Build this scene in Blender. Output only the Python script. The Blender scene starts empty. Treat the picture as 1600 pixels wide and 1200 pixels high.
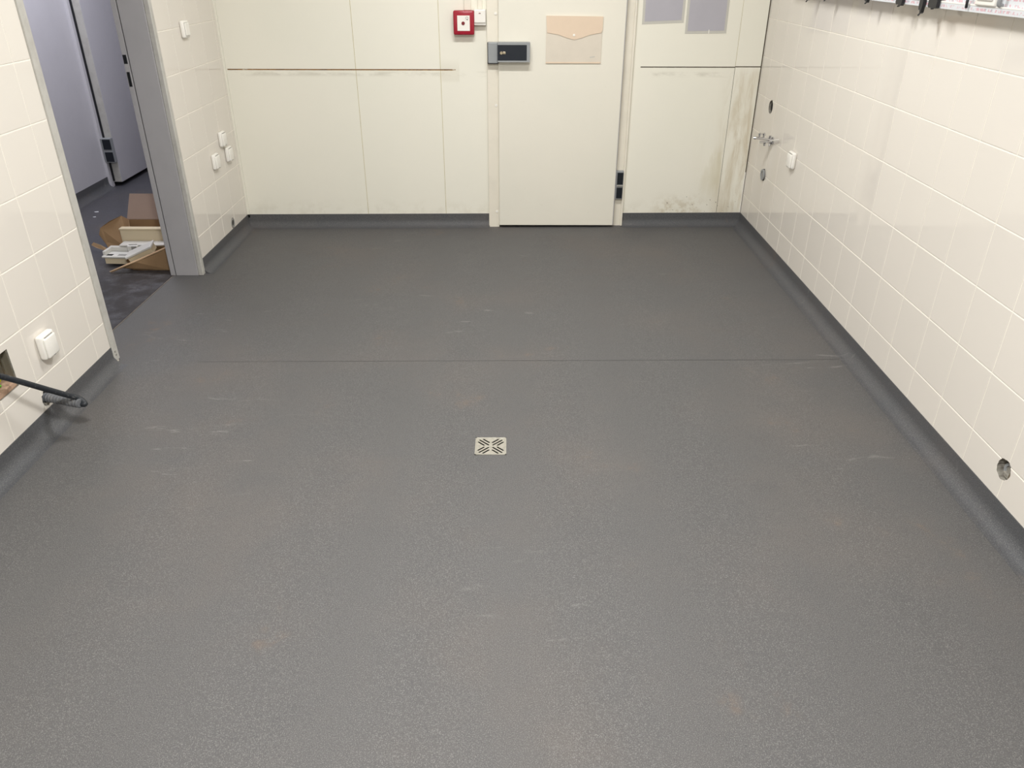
import bpy, bmesh, math, random
from mathutils import Vector, Matrix
random.seed(7)
sc = bpy.context.scene
COL = sc.collection

# ------------------------------------------------------------------ camera, world, lamps, exposure
F_PX, PITCH, YAW, ROLL, CAM_Z = 1210.3, 0.5029, 0.0013, 0.0022, 1.498
cam_d = bpy.data.cameras.new('camera'); cam_d.sensor_width = 36.0; cam_d.lens = 36.0 * F_PX / 1600.0
cam_d.clip_start = 0.02; cam_d.clip_end = 60
cam = bpy.data.objects.new('camera', cam_d); COL.objects.link(cam)
fw = Vector((math.sin(YAW) * math.cos(PITCH), math.cos(YAW) * math.cos(PITCH), -math.sin(PITCH)))
rt = Vector((math.cos(YAW), -math.sin(YAW), 0)); up = rt.cross(fw)
r2 = rt * math.cos(ROLL) + up * math.sin(ROLL); u2 = up * math.cos(ROLL) - rt * math.sin(ROLL)
cam.matrix_world = Matrix(((r2.x, u2.x, -fw.x, 0), (r2.y, u2.y, -fw.y, 0), (r2.z, u2.z, -fw.z, CAM_Z), (0, 0, 0, 1)))
sc.camera = cam
w = bpy.data.worlds.new('world'); sc.world = w; w.use_nodes = True
w.node_tree.nodes['Background'].inputs[0].default_value = (0.6, 0.62, 0.7, 1)
w.node_tree.nodes['Background'].inputs[1].default_value = 0.02
sc.view_settings.view_transform = 'Standard'; sc.view_settings.look = 'None'
sc.view_settings.gamma = 1.0; sc.view_settings.use_curve_mapping = False
sc.view_settings.exposure = 0.0
# lamp positions: (x, y, size x, size y, watts, colour) - each is the tube light of a ceiling luminaire built below
LAMPS = [(-0.05, 3.20, 1.00, 0.14, 45.0, (1.0, 1.0, 0.99)),
         (-0.15, 0.70, 0.32, 0.32, 88.0, (1.0, 1.0, 0.99))]
CORRIDOR_LAMPS = [(-2.45, 5.0, 0.16, 1.2, 26.0, (0.87, 0.89, 1.0))]
CEIL = 2.60

# ------------------------------------------------------------------ measures of the room (metres)
XL, XR, D = -1.6714, 1.4504, 4.8227
YB = -1.6                      # wall behind the viewer
TILT = 0.0057                  # the floor is a little out of level
COVE = 0.080
WALL_T = 0.165
XC = -3.0                      # far wall of the passage
TILE = 0.2

def fz(x): return TILT * max(x, XL)

# ------------------------------------------------------------------ materials
def lin(c):
    return tuple(((v / 255) / 12.92 if v / 255 <= 0.04045 else ((v / 255 + 0.055) / 1.055) ** 2.4) for v in c)

class Mat:
    def __init__(s, name, col, rough=0.5, metal=0.0, spec=0.5):
        s.m = bpy.data.materials.new(name); s.m.use_nodes = True
        s.nt = s.m.node_tree; s.b = s.nt.nodes['Principled BSDF']
        s.col = (*lin(col), 1)
        s.b.inputs['Base Color'].default_value = s.col
        s.b.inputs['Roughness'].default_value = rough; s.b.inputs['Metallic'].default_value = metal
        s.b.inputs['Specular IOR Level'].default_value = spec
        s.last = None
        s.tc = None
    def n(s, t, **kw):
        nd = s.nt.nodes.new(t)
        for k, v in kw.items(): setattr(nd, k, v)
        return nd
    def coord(s, scale=(1, 1, 1), kind='Object'):
        if s.tc is None: s.tc = s.n('ShaderNodeTexCoord')
        mp = s.n('ShaderNodeMapping'); mp.inputs['Scale'].default_value = scale
        s.nt.links.new(s.tc.outputs[kind], mp.inputs['Vector'])
        return mp.outputs[0]
    def noise(s, scale, detail=3, rough=0.55, stretch=(1, 1, 1), dist=0.0):
        nd = s.n('ShaderNodeTexNoise'); nd.inputs['Scale'].default_value = scale
        nd.inputs['Detail'].default_value = detail; nd.inputs['Roughness'].default_value = rough
        nd.inputs['Distortion'].default_value = dist
        s.nt.links.new(s.coord(stretch), nd.inputs['Vector']); return nd.outputs['Fac']
    def ramp(s, fac, lo, hi, v0=0.0, v1=1.0):
        nd = s.n('ShaderNodeMapRange'); nd.interpolation_type = 'SMOOTHSTEP'
        nd.inputs['From Min'].default_value = lo; nd.inputs['From Max'].default_value = hi
        nd.inputs['To Min'].default_value = v0; nd.inputs['To Max'].default_value = v1
        s.nt.links.new(fac, nd.inputs['Value']); return nd.outputs[0]
    def mul(s, a, b, op='MULTIPLY'):
        nd = s.n('ShaderNodeMath', operation=op)
        for i, v in enumerate((a, b)):
            if isinstance(v, (int, float)): nd.inputs[i].default_value = v
            else: s.nt.links.new(v, nd.inputs[i])
        return nd.outputs[0]
    def sep(s):
        nd = s.n('ShaderNodeSeparateXYZ'); s.nt.links.new(s.coord(), nd.inputs[0]); return nd.outputs
    def over(s, fac, col):
        """lay a colour over the base colour where fac is 1"""
        nd = s.n('ShaderNodeMix', data_type='RGBA')
        A, B = nd.inputs[6], nd.inputs[7]
        if s.last is None: A.default_value = s.col
        else: s.nt.links.new(s.last, A)
        B.default_value = (*lin(col), 1)
        if isinstance(fac, (int, float)): nd.inputs[0].default_value = fac
        else: s.nt.links.new(fac, nd.inputs[0])
        s.last = nd.outputs[2]; s.nt.links.new(s.last, s.b.inputs['Base Color']); return s
    def bump(s, fac, strength=0.2, dist=0.001):
        nd = s.n('ShaderNodeBump'); nd.inputs['Strength'].default_value = strength; nd.inputs['Distance'].default_value = dist
        s.nt.links.new(fac, nd.inputs['Height']); s.nt.links.new(nd.outputs[0], s.b.inputs['Normal']); return s
    def rough(s, fac):
        s.nt.links.new(fac, s.b.inputs['Roughness']); return s

M = {}
def vinyl(name, col, rough):
    m = Mat(name, col, rough, spec=0.25)
    big = m.noise(1.3, 4, 0.6)
    m.over(m.ramp(big, 0.42, 0.72, 0, 0.30), (112, 103, 96))
    m.over(m.ramp(m.noise(3.1, 5, 0.65), 0.55, 0.75, 0, 0.20), (70, 70, 72))
    m.over(m.ramp(m.noise(420, 2, 0.6), 0.50, 0.66, 0, 0.50), (136, 134, 132))
    m.over(m.ramp(m.noise(520, 2, 0.6, (1.1, 0.9, 1)), 0.54, 0.68, 0, 0.45), (46, 46, 48))
    # scuffs and dried splashes
    sc1 = m.mul(m.ramp(m.noise(9, 6, 0.7, (0.35, 1.6, 1), 0.6), 0.60, 0.72), m.ramp(m.noise(1.1, 2), 0.5, 0.62))
    m.over(m.mul(sc1, 0.60), (140, 138, 135))
    sp = m.mul(m.ramp(m.noise(2.6, 4, 0.7), 0.60, 0.72), m.ramp(m.noise(14, 4, 0.7), 0.45, 0.6))
    m.over(m.mul(sp, 0.32), (122, 102, 86))
    m.bump(m.noise(600, 2, 0.6), 0.25, 0.0006)
    m.rough(m.ramp(big, 0.3, 0.7, rough - 0.05, rough + 0.08))
    return m
M['vinyl'] = vinyl('vinyl_grey', (88, 87, 87), 0.60)
M['cove'] = vinyl('vinyl_cove', (82, 83, 86), 0.5)
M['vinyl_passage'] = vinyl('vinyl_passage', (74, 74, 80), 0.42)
passage_mat = M['vinyl_passage']
sx = passage_mat.sep()
near = passage_mat.ramp(sx[0], -2.45, -2.05)
passage_mat.over(passage_mat.mul(passage_mat.mul(near, passage_mat.ramp(passage_mat.noise(7, 5, 0.7), 0.30, 0.58)), 0.85), (40, 36, 33))  # dark brown blotches, denser towards the doorway side

def plain(name, col, rough=0.5, metal=0.0, spec=0.5, var=0.0, vcol=None, scale=8):
    m = Mat(name, col, rough, metal, spec)
    vc = vcol or tuple(int(c * 0.86) for c in col)
    m.over(m.ramp(m.noise(scale, 4, 0.6), 0.4, 0.75, 0, var if var else 0.12), vc)
    M[name] = m; return m

t = Mat('tile_glaze', (228, 222, 213), 0.05, spec=0.5)
oi = t.n('ShaderNodeObjectInfo')
t.over(t.ramp(oi.outputs['Random'], 0, 1, 0, 0.25), (221, 216, 208))
t.bump(t.noise(9, 2, 0.5), 0.015, 0.004)
M['tile'] = t
plain('threshold', (104, 97, 90), 0.8, var=0.5, vcol=(70, 64, 58), scale=30)
plain('grout', (246, 241, 230), 0.85, var=0.2, scale=40)
plain('ceiling_white', (240, 238, 232), 0.8)
plain('plain_wall', (226, 222, 212), 0.6)
def panel_mat(name, stains):
    m = Mat(name, (240, 237, 224), 0.38, spec=0.4)
    m.over(m.ramp(m.noise(1.6, 3), 0.4, 0.7, 0, 0.35), (234, 233, 219))
    m.over(m.ramp(m.noise(60, 3, 0.7), 0.74, 0.80, 0, 0.35), (190, 182, 162))
    x, y, z = m.sep()
    # a dull band left by a removed rail, under the horizontal joint
    band = m.mul(m.ramp(z, 0.885, 0.905), m.ramp(z, 0.925, 0.905))
    band = m.mul(band, m.ramp(m.noise(5, 4, 0.7, (1, 1, 3)), 0.42, 0.62))
    m.over(m.mul(band, 0.35), (172, 166, 148))
    # grime above the floor skirting
    low = m.mul(m.ramp(z, 0.20, 0.07), m.ramp(m.noise(12, 5, 0.7), 0.45, 0.65))
    m.over(m.mul(low, 0.18), (186, 176, 152))
    if stains == 'right':
        run = m.mul(m.ramp(x, 1.20, 1.40), m.ramp(m.noise(7, 5, 0.65, (2.2, 1, 0.35), 0.4), 0.36, 0.62))
        run = m.mul(run, m.ramp(z, 0.96, 0.86))
        m.over(m.mul(run, 0.55), (182, 160, 118))
        run2 = m.mul(m.mul(m.ramp(x, 1.08, 1.27), m.ramp(x, 1.30, 1.28)), m.ramp(m.noise(5, 4, 0.6, (2, 1, 0.5)), 0.42, 0.65))
        run2 = m.mul(run2, m.mul(m.ramp(z, 0.75, 0.5), m.ramp(z, 0.1, 0.3)))
        m.over(m.mul(run2, 0.32), (190, 178, 134))
        foot = m.mul(m.mul(m.ramp(x, 0.86, 0.98), m.ramp(x, 1.26, 1.12)), m.ramp(z, 0.23, 0.10))
        foot = m.mul(foot, m.ramp(m.noise(16, 5, 0.75), 0.42, 0.62))
        m.over(m.mul(foot, 0.45), (176, 156, 112))
        sp = m.mul(m.mul(m.ramp(x, 0.9, 1.0), m.ramp(z, 0.26, 0.16)), m.ramp(m.noise(75, 2, 0.5), 0.72, 0.74))
        m.over(m.mul(sp, 0.8), (90, 66, 40))
    else:
        mark = m.mul(m.mul(m.ramp(x, -0.43, -0.40), m.ramp(x, -0.300, -0.308)), m.mul(m.ramp(z, 0.85, 0.875), m.ramp(z, 1.0, 0.92)))
        m.over(m.mul(mark, 0.18), (190, 182, 160))
    M[name] = m
panel_mat('panel_left', 'left'); panel_mat('panel_right', 'right')
plain('seam_filler', (206, 198, 164), 0.7, var=0.5, vcol=(176, 160, 116), scale=25)
rs = Mat('rust_joint', (150, 112, 66), 0.9)
rs.over(rs.ramp(rs.noise(6, 4, 0.7, (1, 1, 1)), 0.58, 0.64), (226, 218, 200))
rs.over(rs.ramp(rs.noise(26, 4, 0.7), 0.5, 0.6, 0, 0.6), (104, 74, 44)); M['rust_joint'] = rs
plain('dark_joint', (92, 82, 66), 0.9, var=0.5, vcol=(60, 52, 42), scale=30)
dl = Mat('door_leaf_paint', (234, 230, 217), 0.36, spec=0.4)
dl.over(dl.ramp(dl.noise(2.2, 3), 0.4, 0.7, 0, 0.4), (228, 226, 213))
dl.over(dl.ramp(dl.noise(16, 5, 0.75), 0.66, 0.74, 0, 0.25), (186, 176, 152)); M['leaf'] = dl
plain('jamb_cream', (236, 230, 215), 0.4, var=0.2)
plain('frame_grey', (172, 170, 172), 0.42, var=0.15)
plain('frame_edge', (190, 188, 182), 0.45, var=0.35, vcol=(150, 146, 138), scale=20)
plain('passage_panel', (206, 204, 208), 0.35, var=0.1)
plain('black_plastic', (26, 27, 30), 0.4)
plain('navy_plastic', (22, 29, 40), 0.35)
plain('hinge_black', (18, 24, 32), 0.35)
plain('lock_grey', (152, 155, 157), 0.42)
plain('steel', (214, 212, 206), 0.3, metal=1.0, var=0.3, vcol=(150, 146, 136), scale=60)
plain('chrome', (214, 214, 216), 0.12, metal=1.0, var=0.05)
plain('brass', (206, 194, 170), 0.3, metal=1.0)
plain('white_plastic', (244, 241, 234), 0.28)
plain('shade_gap', (40, 38, 36), 0.8)
plain('red_plastic', (160, 22, 46), 0.22, spec=0.6, var=0.05)
plain('dark_red', (120, 20, 34), 0.4)
plain('print_grey', (150, 148, 144), 0.6)
plain('trunking_white', (238, 236, 230), 0.35)
plain('ivory_plastic', (226, 210, 178), 0.4)
plain('pale_plastic', (222, 220, 214), 0.35)
cb = plain('cardboard', (158, 128, 94), 0.85, var=0.3, vcol=(130, 104, 74), scale=10)
cb2 = plain('cardboard_print', (160, 138, 124), 0.8, var=0.2)
plain('cardboard_edge', (186, 156, 122), 0.9)
plain('mortar', (150, 146, 136), 0.95, var=0.8, vcol=(92, 86, 78), scale=60)
plain('brick_red', (178, 148, 124), 0.95, var=0.7, vcol=(112, 88, 70), scale=50)
plain('box_metal', (128, 122, 108), 0.5, metal=0.3, var=0.3)
plain('wire_yellow', (208, 196, 30), 0.4)
plain('wire_green', (110, 190, 60), 0.4)
cbm = Mat('cable_black', (34, 38, 44), 0.5)
cbm.over(cbm.ramp(cbm.noise(60, 4, 0.7), 0.55, 0.72, 0, 0.55), (120, 118, 116)); M['cable'] = cbm
cdm = Mat('conduit_grey', (96, 98, 102), 0.55)
cdm.over(cdm.ramp(cdm.noise(45, 4, 0.7), 0.5, 0.72, 0, 0.5), (136, 134, 130)); M['conduit'] = cdm
pp = plain('sleeve_paper', (180, 178, 186), 0.5, var=0.1)
sl = plain('sleeve_plastic', (200, 198, 190), 0.25, var=0.1)
plain('envelope_body', (222, 213, 198), 0.35, var=0.15)
plain('envelope_flap', (228, 207, 184), 0.32, var=0.15)
plain('scrap_white', (220, 220, 224), 0.7)
# printed protective film on the wall duct: rows of small pink and grey lettering too fine to read
fm = Mat('duct_film', (212, 215, 219), 0.3)
x, y, z = fm.sep()
rowm = fm.n('ShaderNodeMath', operation='FRACT'); fm.nt.links.new(fm.mul(z, 62.0), rowm.inputs[0])
rows = fm.mul(fm.ramp(rowm.outputs[0], 0.30, 0.36), fm.ramp(rowm.outputs[0], 0.82, 0.76))
words = fm.ramp(fm.noise(1.0, 2, 0.5, (1, 110, 62)), 0.50, 0.53)
fm.over(fm.mul(fm.mul(rows, words), 0.6), (206, 132, 144))
words2 = fm.ramp(fm.noise(1.0, 2, 0.5, (3, 60, 50)), 0.60, 0.63)
fm.over(fm.mul(fm.mul(rows, words2), 0.6), (160, 164, 176)); M['film'] = fm
em = Mat('lamp_diffuser', (255, 250, 238), 0.5)
em.b.inputs['Emission Color'].default_value = (1, 0.96, 0.88, 1); em.b.inputs['Emission Strength'].default_value = 3.0; M['diffuser'] = em

# ------------------------------------------------------------------ mesh helpers
def box(bm, x0, x1, y0, y1, z0, z1, bev=0.0, seg=2, mat=None):
    vs = [bm.verts.new((x, y, z)) for x in (x0, x1) for y in (y0, y1) for z in (z0, z1)]
    fs = [bm.faces.new([vs[i] for i in q]) for q in ((0, 1, 3, 2), (4, 6, 7, 5), (0, 4, 5, 1), (2, 3, 7, 6), (0, 2, 6, 4), (1, 5, 7, 3))]
    if bev:
        es = list({e for f in fs for e in f.edges})
        bmesh.ops.bevel(bm, geom=es, offset=bev, segments=seg, profile=0.5, affect='EDGES')
    return vs

def prism(bm, pts, ax, a0, a1):
    """extrude a closed 2-D outline along axis ax"""
    def P(p, a):
        q = list(p); q.insert(ax, a); return bm.verts.new(q)
    A = [P(p, a0) for p in pts]; B = [P(p, a1) for p in pts]
    n = len(pts)
    bm.faces.new(A); bm.faces.new(B[::-1])
    for i in range(n): bm.faces.new((A[i], B[i], B[(i + 1) % n], A[(i + 1) % n]))
    return A, B

def frame_of(d):
    d = d.normalized(); a = Vector((0, 0, 1)) if abs(d.z) < 0.9 else Vector((1, 0, 0))
    u = d.cross(a).normalized(); return u, d.cross(u).normalized()

def tube(bm, pts, rad, n=14, caps=True, rads=None):
    pts = [Vector(p) for p in pts]; rings = []
    u = None
    for i, p in enumerate(pts):
        d = (pts[min(i + 1, len(pts) - 1)] - pts[max(i - 1, 0)]).normalized()
        if u is None: u, v = frame_of(d)
        else:
            u = (u - d * u.dot(d)).normalized(); v = d.cross(u)
        r = rads[i] if rads else rad
        rings.append([bm.verts.new(p + (u * math.cos(2 * math.pi * k / n) + v * math.sin(2 * math.pi * k / n)) * r) for k in range(n)])
    for a, b in zip(rings, rings[1:]):
        for k in range(n): bm.faces.new((a[k], a[(k + 1) % n], b[(k + 1) % n], b[k]))
    if caps: bm.faces.new(rings[0][::-1]); bm.faces.new(rings[-1])

def spline(pts, per=8):
    P = [Vector(p) for p in pts]; out = []
    for i in range(len(P) - 1):
        p0, p1, p2, p3 = P[max(i - 1, 0)], P[i], P[i + 1], P[min(i + 2, len(P) - 1)]
        for k in range(per):
            t = k / per
            out.append(0.5 * ((2 * p1) + (p2 - p0) * t + (2 * p0 - 5 * p1 + 4 * p2 - p3) * t * t + (3 * p1 - p0 - 3 * p2 + p3) * t ** 3))
    out.append(P[-1]); return out

def ring(bm, c, ax, r0, r1, d, n=28):
    """flat annular collar around axis ax (0..2), of thickness d"""
    c = Vector(c); o = [i for i in range(3) if i != ax]
    def P(r, k, t):
        v = [0, 0, 0]; v[o[0]] = r * math.cos(2 * math.pi * k / n); v[o[1]] = r * math.sin(2 * math.pi * k / n); v[ax] = t
        return bm.verts.new(c + Vector(v))
    L = [[P(r, k, t) for k in range(n)] for r, t in ((r0, 0), (r1, 0), (r1, d), (r0, d))]
    for i in range(4):
        a, b = L[i], L[(i + 1) % 4]
        for k in range(n): bm.faces.new((a[k], a[(k + 1) % n], b[(k + 1) % n], b[k]))

def obj(name, bm, mat, parent=None, smooth=False, keep=False):
    bmesh.ops.recalc_face_normals(bm, faces=bm.faces)
    me = bpy.data.meshes.new(name); bm.to_mesh(me); bm.free()
    me.materials.append(M[mat].m)
    if smooth:
        for p in me.polygons: p.use_smooth = True
    o = bpy.data.objects.new(name, me); COL.objects.link(o)
    if parent: o.parent = parent
    return o

def autosmooth(o, ang=40):
    me = o.data; bm = bmesh.new(); bm.from_mesh(me)
    for f in bm.faces: f.smooth = True
    for e in bm.edges: e.smooth = e.calc_face_angle(3) < math.radians(ang)
    bm.to_mesh(me); bm.free(); return o

def new(): return bmesh.new()
def quick(name, mat, parent, *boxes, bev=0.0, seg=2):
    bm = new()
    for b in boxes: box(bm, *b, bev=bev, seg=seg)
    return obj(name, bm, mat, parent)

def tag(o, label=None, cat=None, group=None, kind=None):
    if label: o['label'] = label
    if cat: o['category'] = cat
    if group: o['group'] = group
    if kind: o['kind'] = kind
    return o
def thing(name, label, cat, loc=(0, 0, 0), rz=0, group=None):
    o = bpy.data.objects.new(name, None); COL.objects.link(o); o.empty_display_size = 0.05
    o.location = loc; o.rotation_euler = (0, 0, rz)
    return tag(o, label, cat, group)
def struct(o, label=None, cat=None): return tag(o, label, cat, kind='structure')

def cut(o, cutters):
    """carve holes through a mesh for good"""
    mods = []
    for c in cutters:
        m = o.modifiers.new('cut', 'BOOLEAN'); m.operation = 'DIFFERENCE'; m.solver = 'EXACT'; m.material_mode = 'TRANSFER'; m.object = c; mods.append(m)
    bpy.context.view_layer.update()
    dg = bpy.context.evaluated_depsgraph_get()
    me = bpy.data.meshes.new_from_object(o.evaluated_get(dg))
    o.modifiers.clear(); o.data = me
CUTTERS = []
def cutter_cyl(c, ax, r, d, n=24, jag=0.0):
    bm = new(); a = Vector(c); e = [0, 0, 0]; e[ax] = d; b = a + Vector(e); a = a - Vector(e)
    tube(bm, [a, b], r, n)
    if jag:
        for v in bm.verts:
            for i in range(3):
                if i != ax: v.co[i] += random.uniform(-jag, jag)
    o = obj('cutter', bm, 'mortar'); CUTTERS.append(o); return o
def cutter_box(*b):
    bm = new(); box(bm, *b); o = obj('cutter', bm, 'mortar'); CUTTERS.append(o); return o

# ------------------------------------------------------------------ floor
DX, DY, DS = -0.071, 2.271, 0.0545            # floor drain centre and half size
bm = new()
def fquad(x0, x1, y0, y1):
    vs = [bm.verts.new((x, y, fz(x))) for x, y in ((x0, y0), (x1, y0), (x1, y1), (x0, y1))]
    bm.faces.new(vs)
xs = [XL - WALL_T - 0.005, DX - DS, DX + DS, XR]; ys = [YB, DY - DS, DY + DS, D + 0.02]
# main field, with the drain left open
for i in range(3):
    for j in range(3):
        if (i, j) == (1, 1): continue
        x0, x1 = xs[i], xs[i + 1]
        if i == 0:
            fquad(XL, x1, ys[j], ys[j + 1])
        else: fquad(x0, x1, ys[j], ys[j + 1])
# doorway tongue up to the threshold line
vs = [bm.verts.new((x, y, fz(XL))) for x, y in ((-1.838, 2.94), (XL, 2.94), (XL, 3.97), (-1.8215, 3.97))]
bm.faces.new(vs)
bmesh.ops.remove_doubles(bm, verts=bm.verts, dist=1e-5)
floor = struct(obj('floor', bm, 'vinyl'), 'dark grey speckled vinyl safety floor filling the room', 'floor')
quick('weld_seam', 'vinyl', floor, (XL + 0.33, XR - 0.06, 2.9275, 2.929, 0.0, 0.0))
ws = floor.children[0]
for v in ws.data.vertices: v.co.z = fz(v.co.x) + (0.0003 if v.co.z >= 0 else 0)
bm = new(); prism(bm, [(-1.845, 2.94), (-1.838, 2.94), (-1.8215, 3.97), (-1.828, 3.97)], 2, fz(XL) - 0.004, fz(XL) + 0.0015)
obj('threshold_joint', bm, 'threshold', floor)
PZ = fz(XL) - 0.001
bm = new()
for q in ([(XC, 1.2), (XL - WALL_T, 1.2), (XL - WALL_T, 2.94), (-1.85, 2.94), (-1.833, 3.97), (XL - WALL_T, 3.97), (XL - WALL_T, 8.2), (XC, 8.2)],):
    bm.faces.new([bm.verts.new((x, y, PZ)) for x, y in q])
bmesh.ops.triangulate(bm, faces=bm.faces)
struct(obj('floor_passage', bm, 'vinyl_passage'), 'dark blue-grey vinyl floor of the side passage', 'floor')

# ------------------------------------------------------------------ tiles
def tile_mesh(w, h, joint=0.0032, proud=0.0015, bev=0.002):
    bm = new(); a, b = w / 2 - joint / 2, h / 2 - joint / 2
    def rg(i, y): return [bm.verts.new((sx_ * (a - i), y, sz_ * (b - i))) for sx_, sz_ in ((-1, -1), (1, -1), (1, 1), (-1, 1))]
    A, B, C, E_ = rg(0, 0), rg(0, -proud * 0.35), rg(bev * 0.35, -proud * 0.8), rg(bev, -proud)
    for P, Q in ((A, B), (B, C), (C, E_)):
        for k in range(4): bm.faces.new((P[k], P[(k + 1) % 4], Q[(k + 1) % 4], Q[k]))
    bm.faces.new(E_); bm.faces.new(A[::-1])
    bmesh.ops.recalc_face_normals(bm, faces=bm.faces)
    me = bpy.data.meshes.new('tile'); bm.to_mesh(me); bm.free(); me.materials.append(M['tile'].m); return me
TILE_CACHE = {}
def tiles(parent, x_plane, rz, ylines, zlines, cuts=()):
    """a field of glazed tiles on a side wall; ylines and zlines are the joint lines"""
    for y0, y1 in zip(ylines, ylines[1:]):
        for z0, z1 in zip(zlines, zlines[1:]):
            key = (round(y1 - y0, 3), round(z1 - z0, 3))
            if min(key) < 0.012: continue
            if key not in TILE_CACHE: TILE_CACHE[key] = tile_mesh(*key)
            o = bpy.data.objects.new('tile', TILE_CACHE[key]); COL.objects.link(o); o.parent = parent
            o.location = (x_plane, (y0 + y1) / 2, (z0 + z1) / 2)
            o.rotation_euler = (random.uniform(-0.0012, 0.0012), 0, rz + random.uniform(-0.0012, 0.0012))
            hit = [c for c, (cy, cz, ry, rzz) in cuts if y0 - ry < cy < y1 + ry and z0 - rzz < cz < z1 + rzz]
            if hit:
                o.rotation_euler = (0, 0, rz); o.data = o.data.copy(); cut(o, hit)
def tile_stuff(parent, x_plane, sgn, ylines, zlines):
    """the remaining tiles, above and behind what the viewer sees, joined"""
    bm = new()
    for y0, y1 in zip(ylines, ylines[1:]):
        for z0, z1 in zip(zlines, zlines[1:]):
            if y1 - y0 < 0.02 or z1 - z0 < 0.02: continue
            box(bm, x_plane, x_plane + sgn * GP, y0 + 0.0014, y1 - 0.0014, z0 + 0.0014, z1 - 0.0014)
    o = obj('tile_field', bm, 'tile', parent); o['kind'] = 'stuff'; return o
def lines(a, b, origin, step=TILE):
    k = math.ceil((a - origin) / step - 1e-6); out = [a]
    v = origin + k * step
    while v < b - 1e-6:
        if v > a + 1e-6: out.append(v)
        v += step
    out.append(b); return out

# right wall
GP = 0.0015
h1 = cutter_cyl((XR, 4.545, 0.770), 0, 0.036, 0.055, jag=0.0015)
h2 = cutter_cyl((XR, 4.484, 0.408), 0, 0.034, 0.045, jag=0.001)
h3 = cutter_cyl((XR, 1.876, 0.181), 0, 0.0325, 0.060, jag=0.002)
hv = cutter_cyl((XR, 4.417, 0.618), 0, 0.010, 0.03)
wr = quick('wall_right', 'grout', None, (XR + GP, XR + 0.16, YB, D + 0.1, -0.02, CEIL)); cut(wr, [h1, h2, h3])
struct(wr, 'cream glazed tile wall on the right side of the room', 'wall')
RC = [(h1, (4.545, 0.770, 0.038, 0.038)), (h2, (4.484, 0.408, 0.036, 0.036)), (h3, (1.876, 0.181, 0.035, 0.035))]
RZ = [0.004 + 0.2 * k for k in range(8)]
yl = lines(0.8, D, 3.0645)
tiles(wr, XR + GP, -math.pi / 2, yl, RZ, RC)
tile_stuff(wr, XR + GP, -1, yl, [1.404, 1.604, 1.804, 2.004, 2.204, 2.404, CEIL])
tile_stuff(wr, XR + GP, -1, lines(YB, 0.8, 3.0645), [0.004 + 0.2 * k for k in range(13)] + [CEIL])

# left wall: near piece, rear piece and the piece over the opening
OY0, OY1, OZ = 2.945, 3.975, 2.08
l1 = cutter_cyl((XL, 4.541, 0.101), 0, 0.031, 0.05, jag=0.001)
l2 = cutter_cyl((XL, 2.421, 0.108), 0, 0.030, 0.05, n=10, jag=0.005)
l3 = cutter_box(XL - 0.065, XL + 0.05, 2.155, 2.304, 0.223, 0.360)
bm = new()
box(bm, XL - WALL_T, XL - GP, YB, OY0, -0.03, CEIL)
wl = obj('wall_left', bm, 'grout'); cut(wl, [l2, l3])
struct(wl, 'cream glazed tile wall on the left beside the doorway', 'wall')
rear = quick('wall_rear_piece', 'grout', wl, (XL - WALL_T, XL - GP, OY1, D + 0.1, -0.03, CEIL)); cut(rear, [l1])
quick('wall_over_opening', 'grout', wl, (XL - WALL_T, XL - GP, OY0, OY1, OZ, CEIL))
LC = [(l2, (2.421, 0.108, 0.04, 0.04)), (l3, (2.2295, 0.2915, 0.076, 0.07))]
LZ = [-0.014 + 0.2 * k for k in range(9)]
yl = lines(0.9, OY0 - 0.042, 2.597)
tiles(wl, XL - GP, math.pi / 2, yl, LZ, LC)
tile_stuff(wl, XL - GP, 1, yl, [LZ[-1] + 0.2 * k for k in range(6)] + [CEIL])
tile_stuff(wl, XL - GP, 1, lines(YB, 0.9, 2.597), [-0.014 + 0.2 * k for k in range(14)])
LZB = [-0.0115 + 0.2 * k for k in range(8)]
ylb = lines(OY1, D, 4.177)
tiles(wl, XL - GP, math.pi / 2, ylb, LZB, [(l1, (4.541, 0.101, 0.034, 0.034))])
tile_stuff(wl, XL - GP, 1, ylb, [LZB[-1] + 0.2 * k for k in range(6)] + [CEIL])
tile_stuff(wl, XL - GP, 1, lines(OY0, OY1, 2.597), [2.1885, 2.3885, CEIL])

# ------------------------------------------------------------------ back wall of insulated panels
wb = quick('wall_back', 'seam_filler', None, (XL - 0.1, -0.075, D + 0.018, D + 0.12, -0.03, CEIL), (0.66, XR + 0.1, D + 0.018, D + 0.12, -0.03, CEIL), (-0.1, 0.7, D + 0.018, D + 0.12, 2.02, CEIL))
struct(wb, 'off-white insulated panel wall at the back with stained joints', 'wall')
P0, P1 = D, D + 0.02
g = 0.0012
GZ0, GZ1 = 0.9238, 0.9308
PT = CEIL
def panel(x0, x1, mat, slot=None):
    bm = new(); x0 += g; x1 -= g
    if slot is None: box(bm, x0, x1, P0, P1, 0.0, PT)
    else:
        s0, s1, z0, z1 = slot
        box(bm, x0, x1, P0, P1, 0.0, z0); box(bm, x0, x1, P0, P1, z1, PT)
        if s0 > x0: box(bm, x0, s0, P0, P1, z0, z1)
        if s1 < x1: box(bm, s1, x1, P0, P1, z0, z1)
    return obj('wall_panel', bm, mat, wb)
panel(XL + 0.012, -0.905, 'panel_left', (XL + 0.02, -0.9, GZ0, GZ1))
panel(-0.905, -0.413, 'panel_left', (-0.91, -0.4, GZ0, GZ1))
panel(-0.413, -0.137, 'panel_left', (-0.42, -0.345, GZ0, GZ1))
panel(0.702, 1.297, 'panel_right', (0.748, 1.30, 0.9415, 0.9475))
panel(1.297, XR - 0.005, 'panel_right', (1.29, 1.46, 0.944, 0.950))
panel(-0.137, 0.702, 'panel_left', None).scale = (1, 1, 1)
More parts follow.
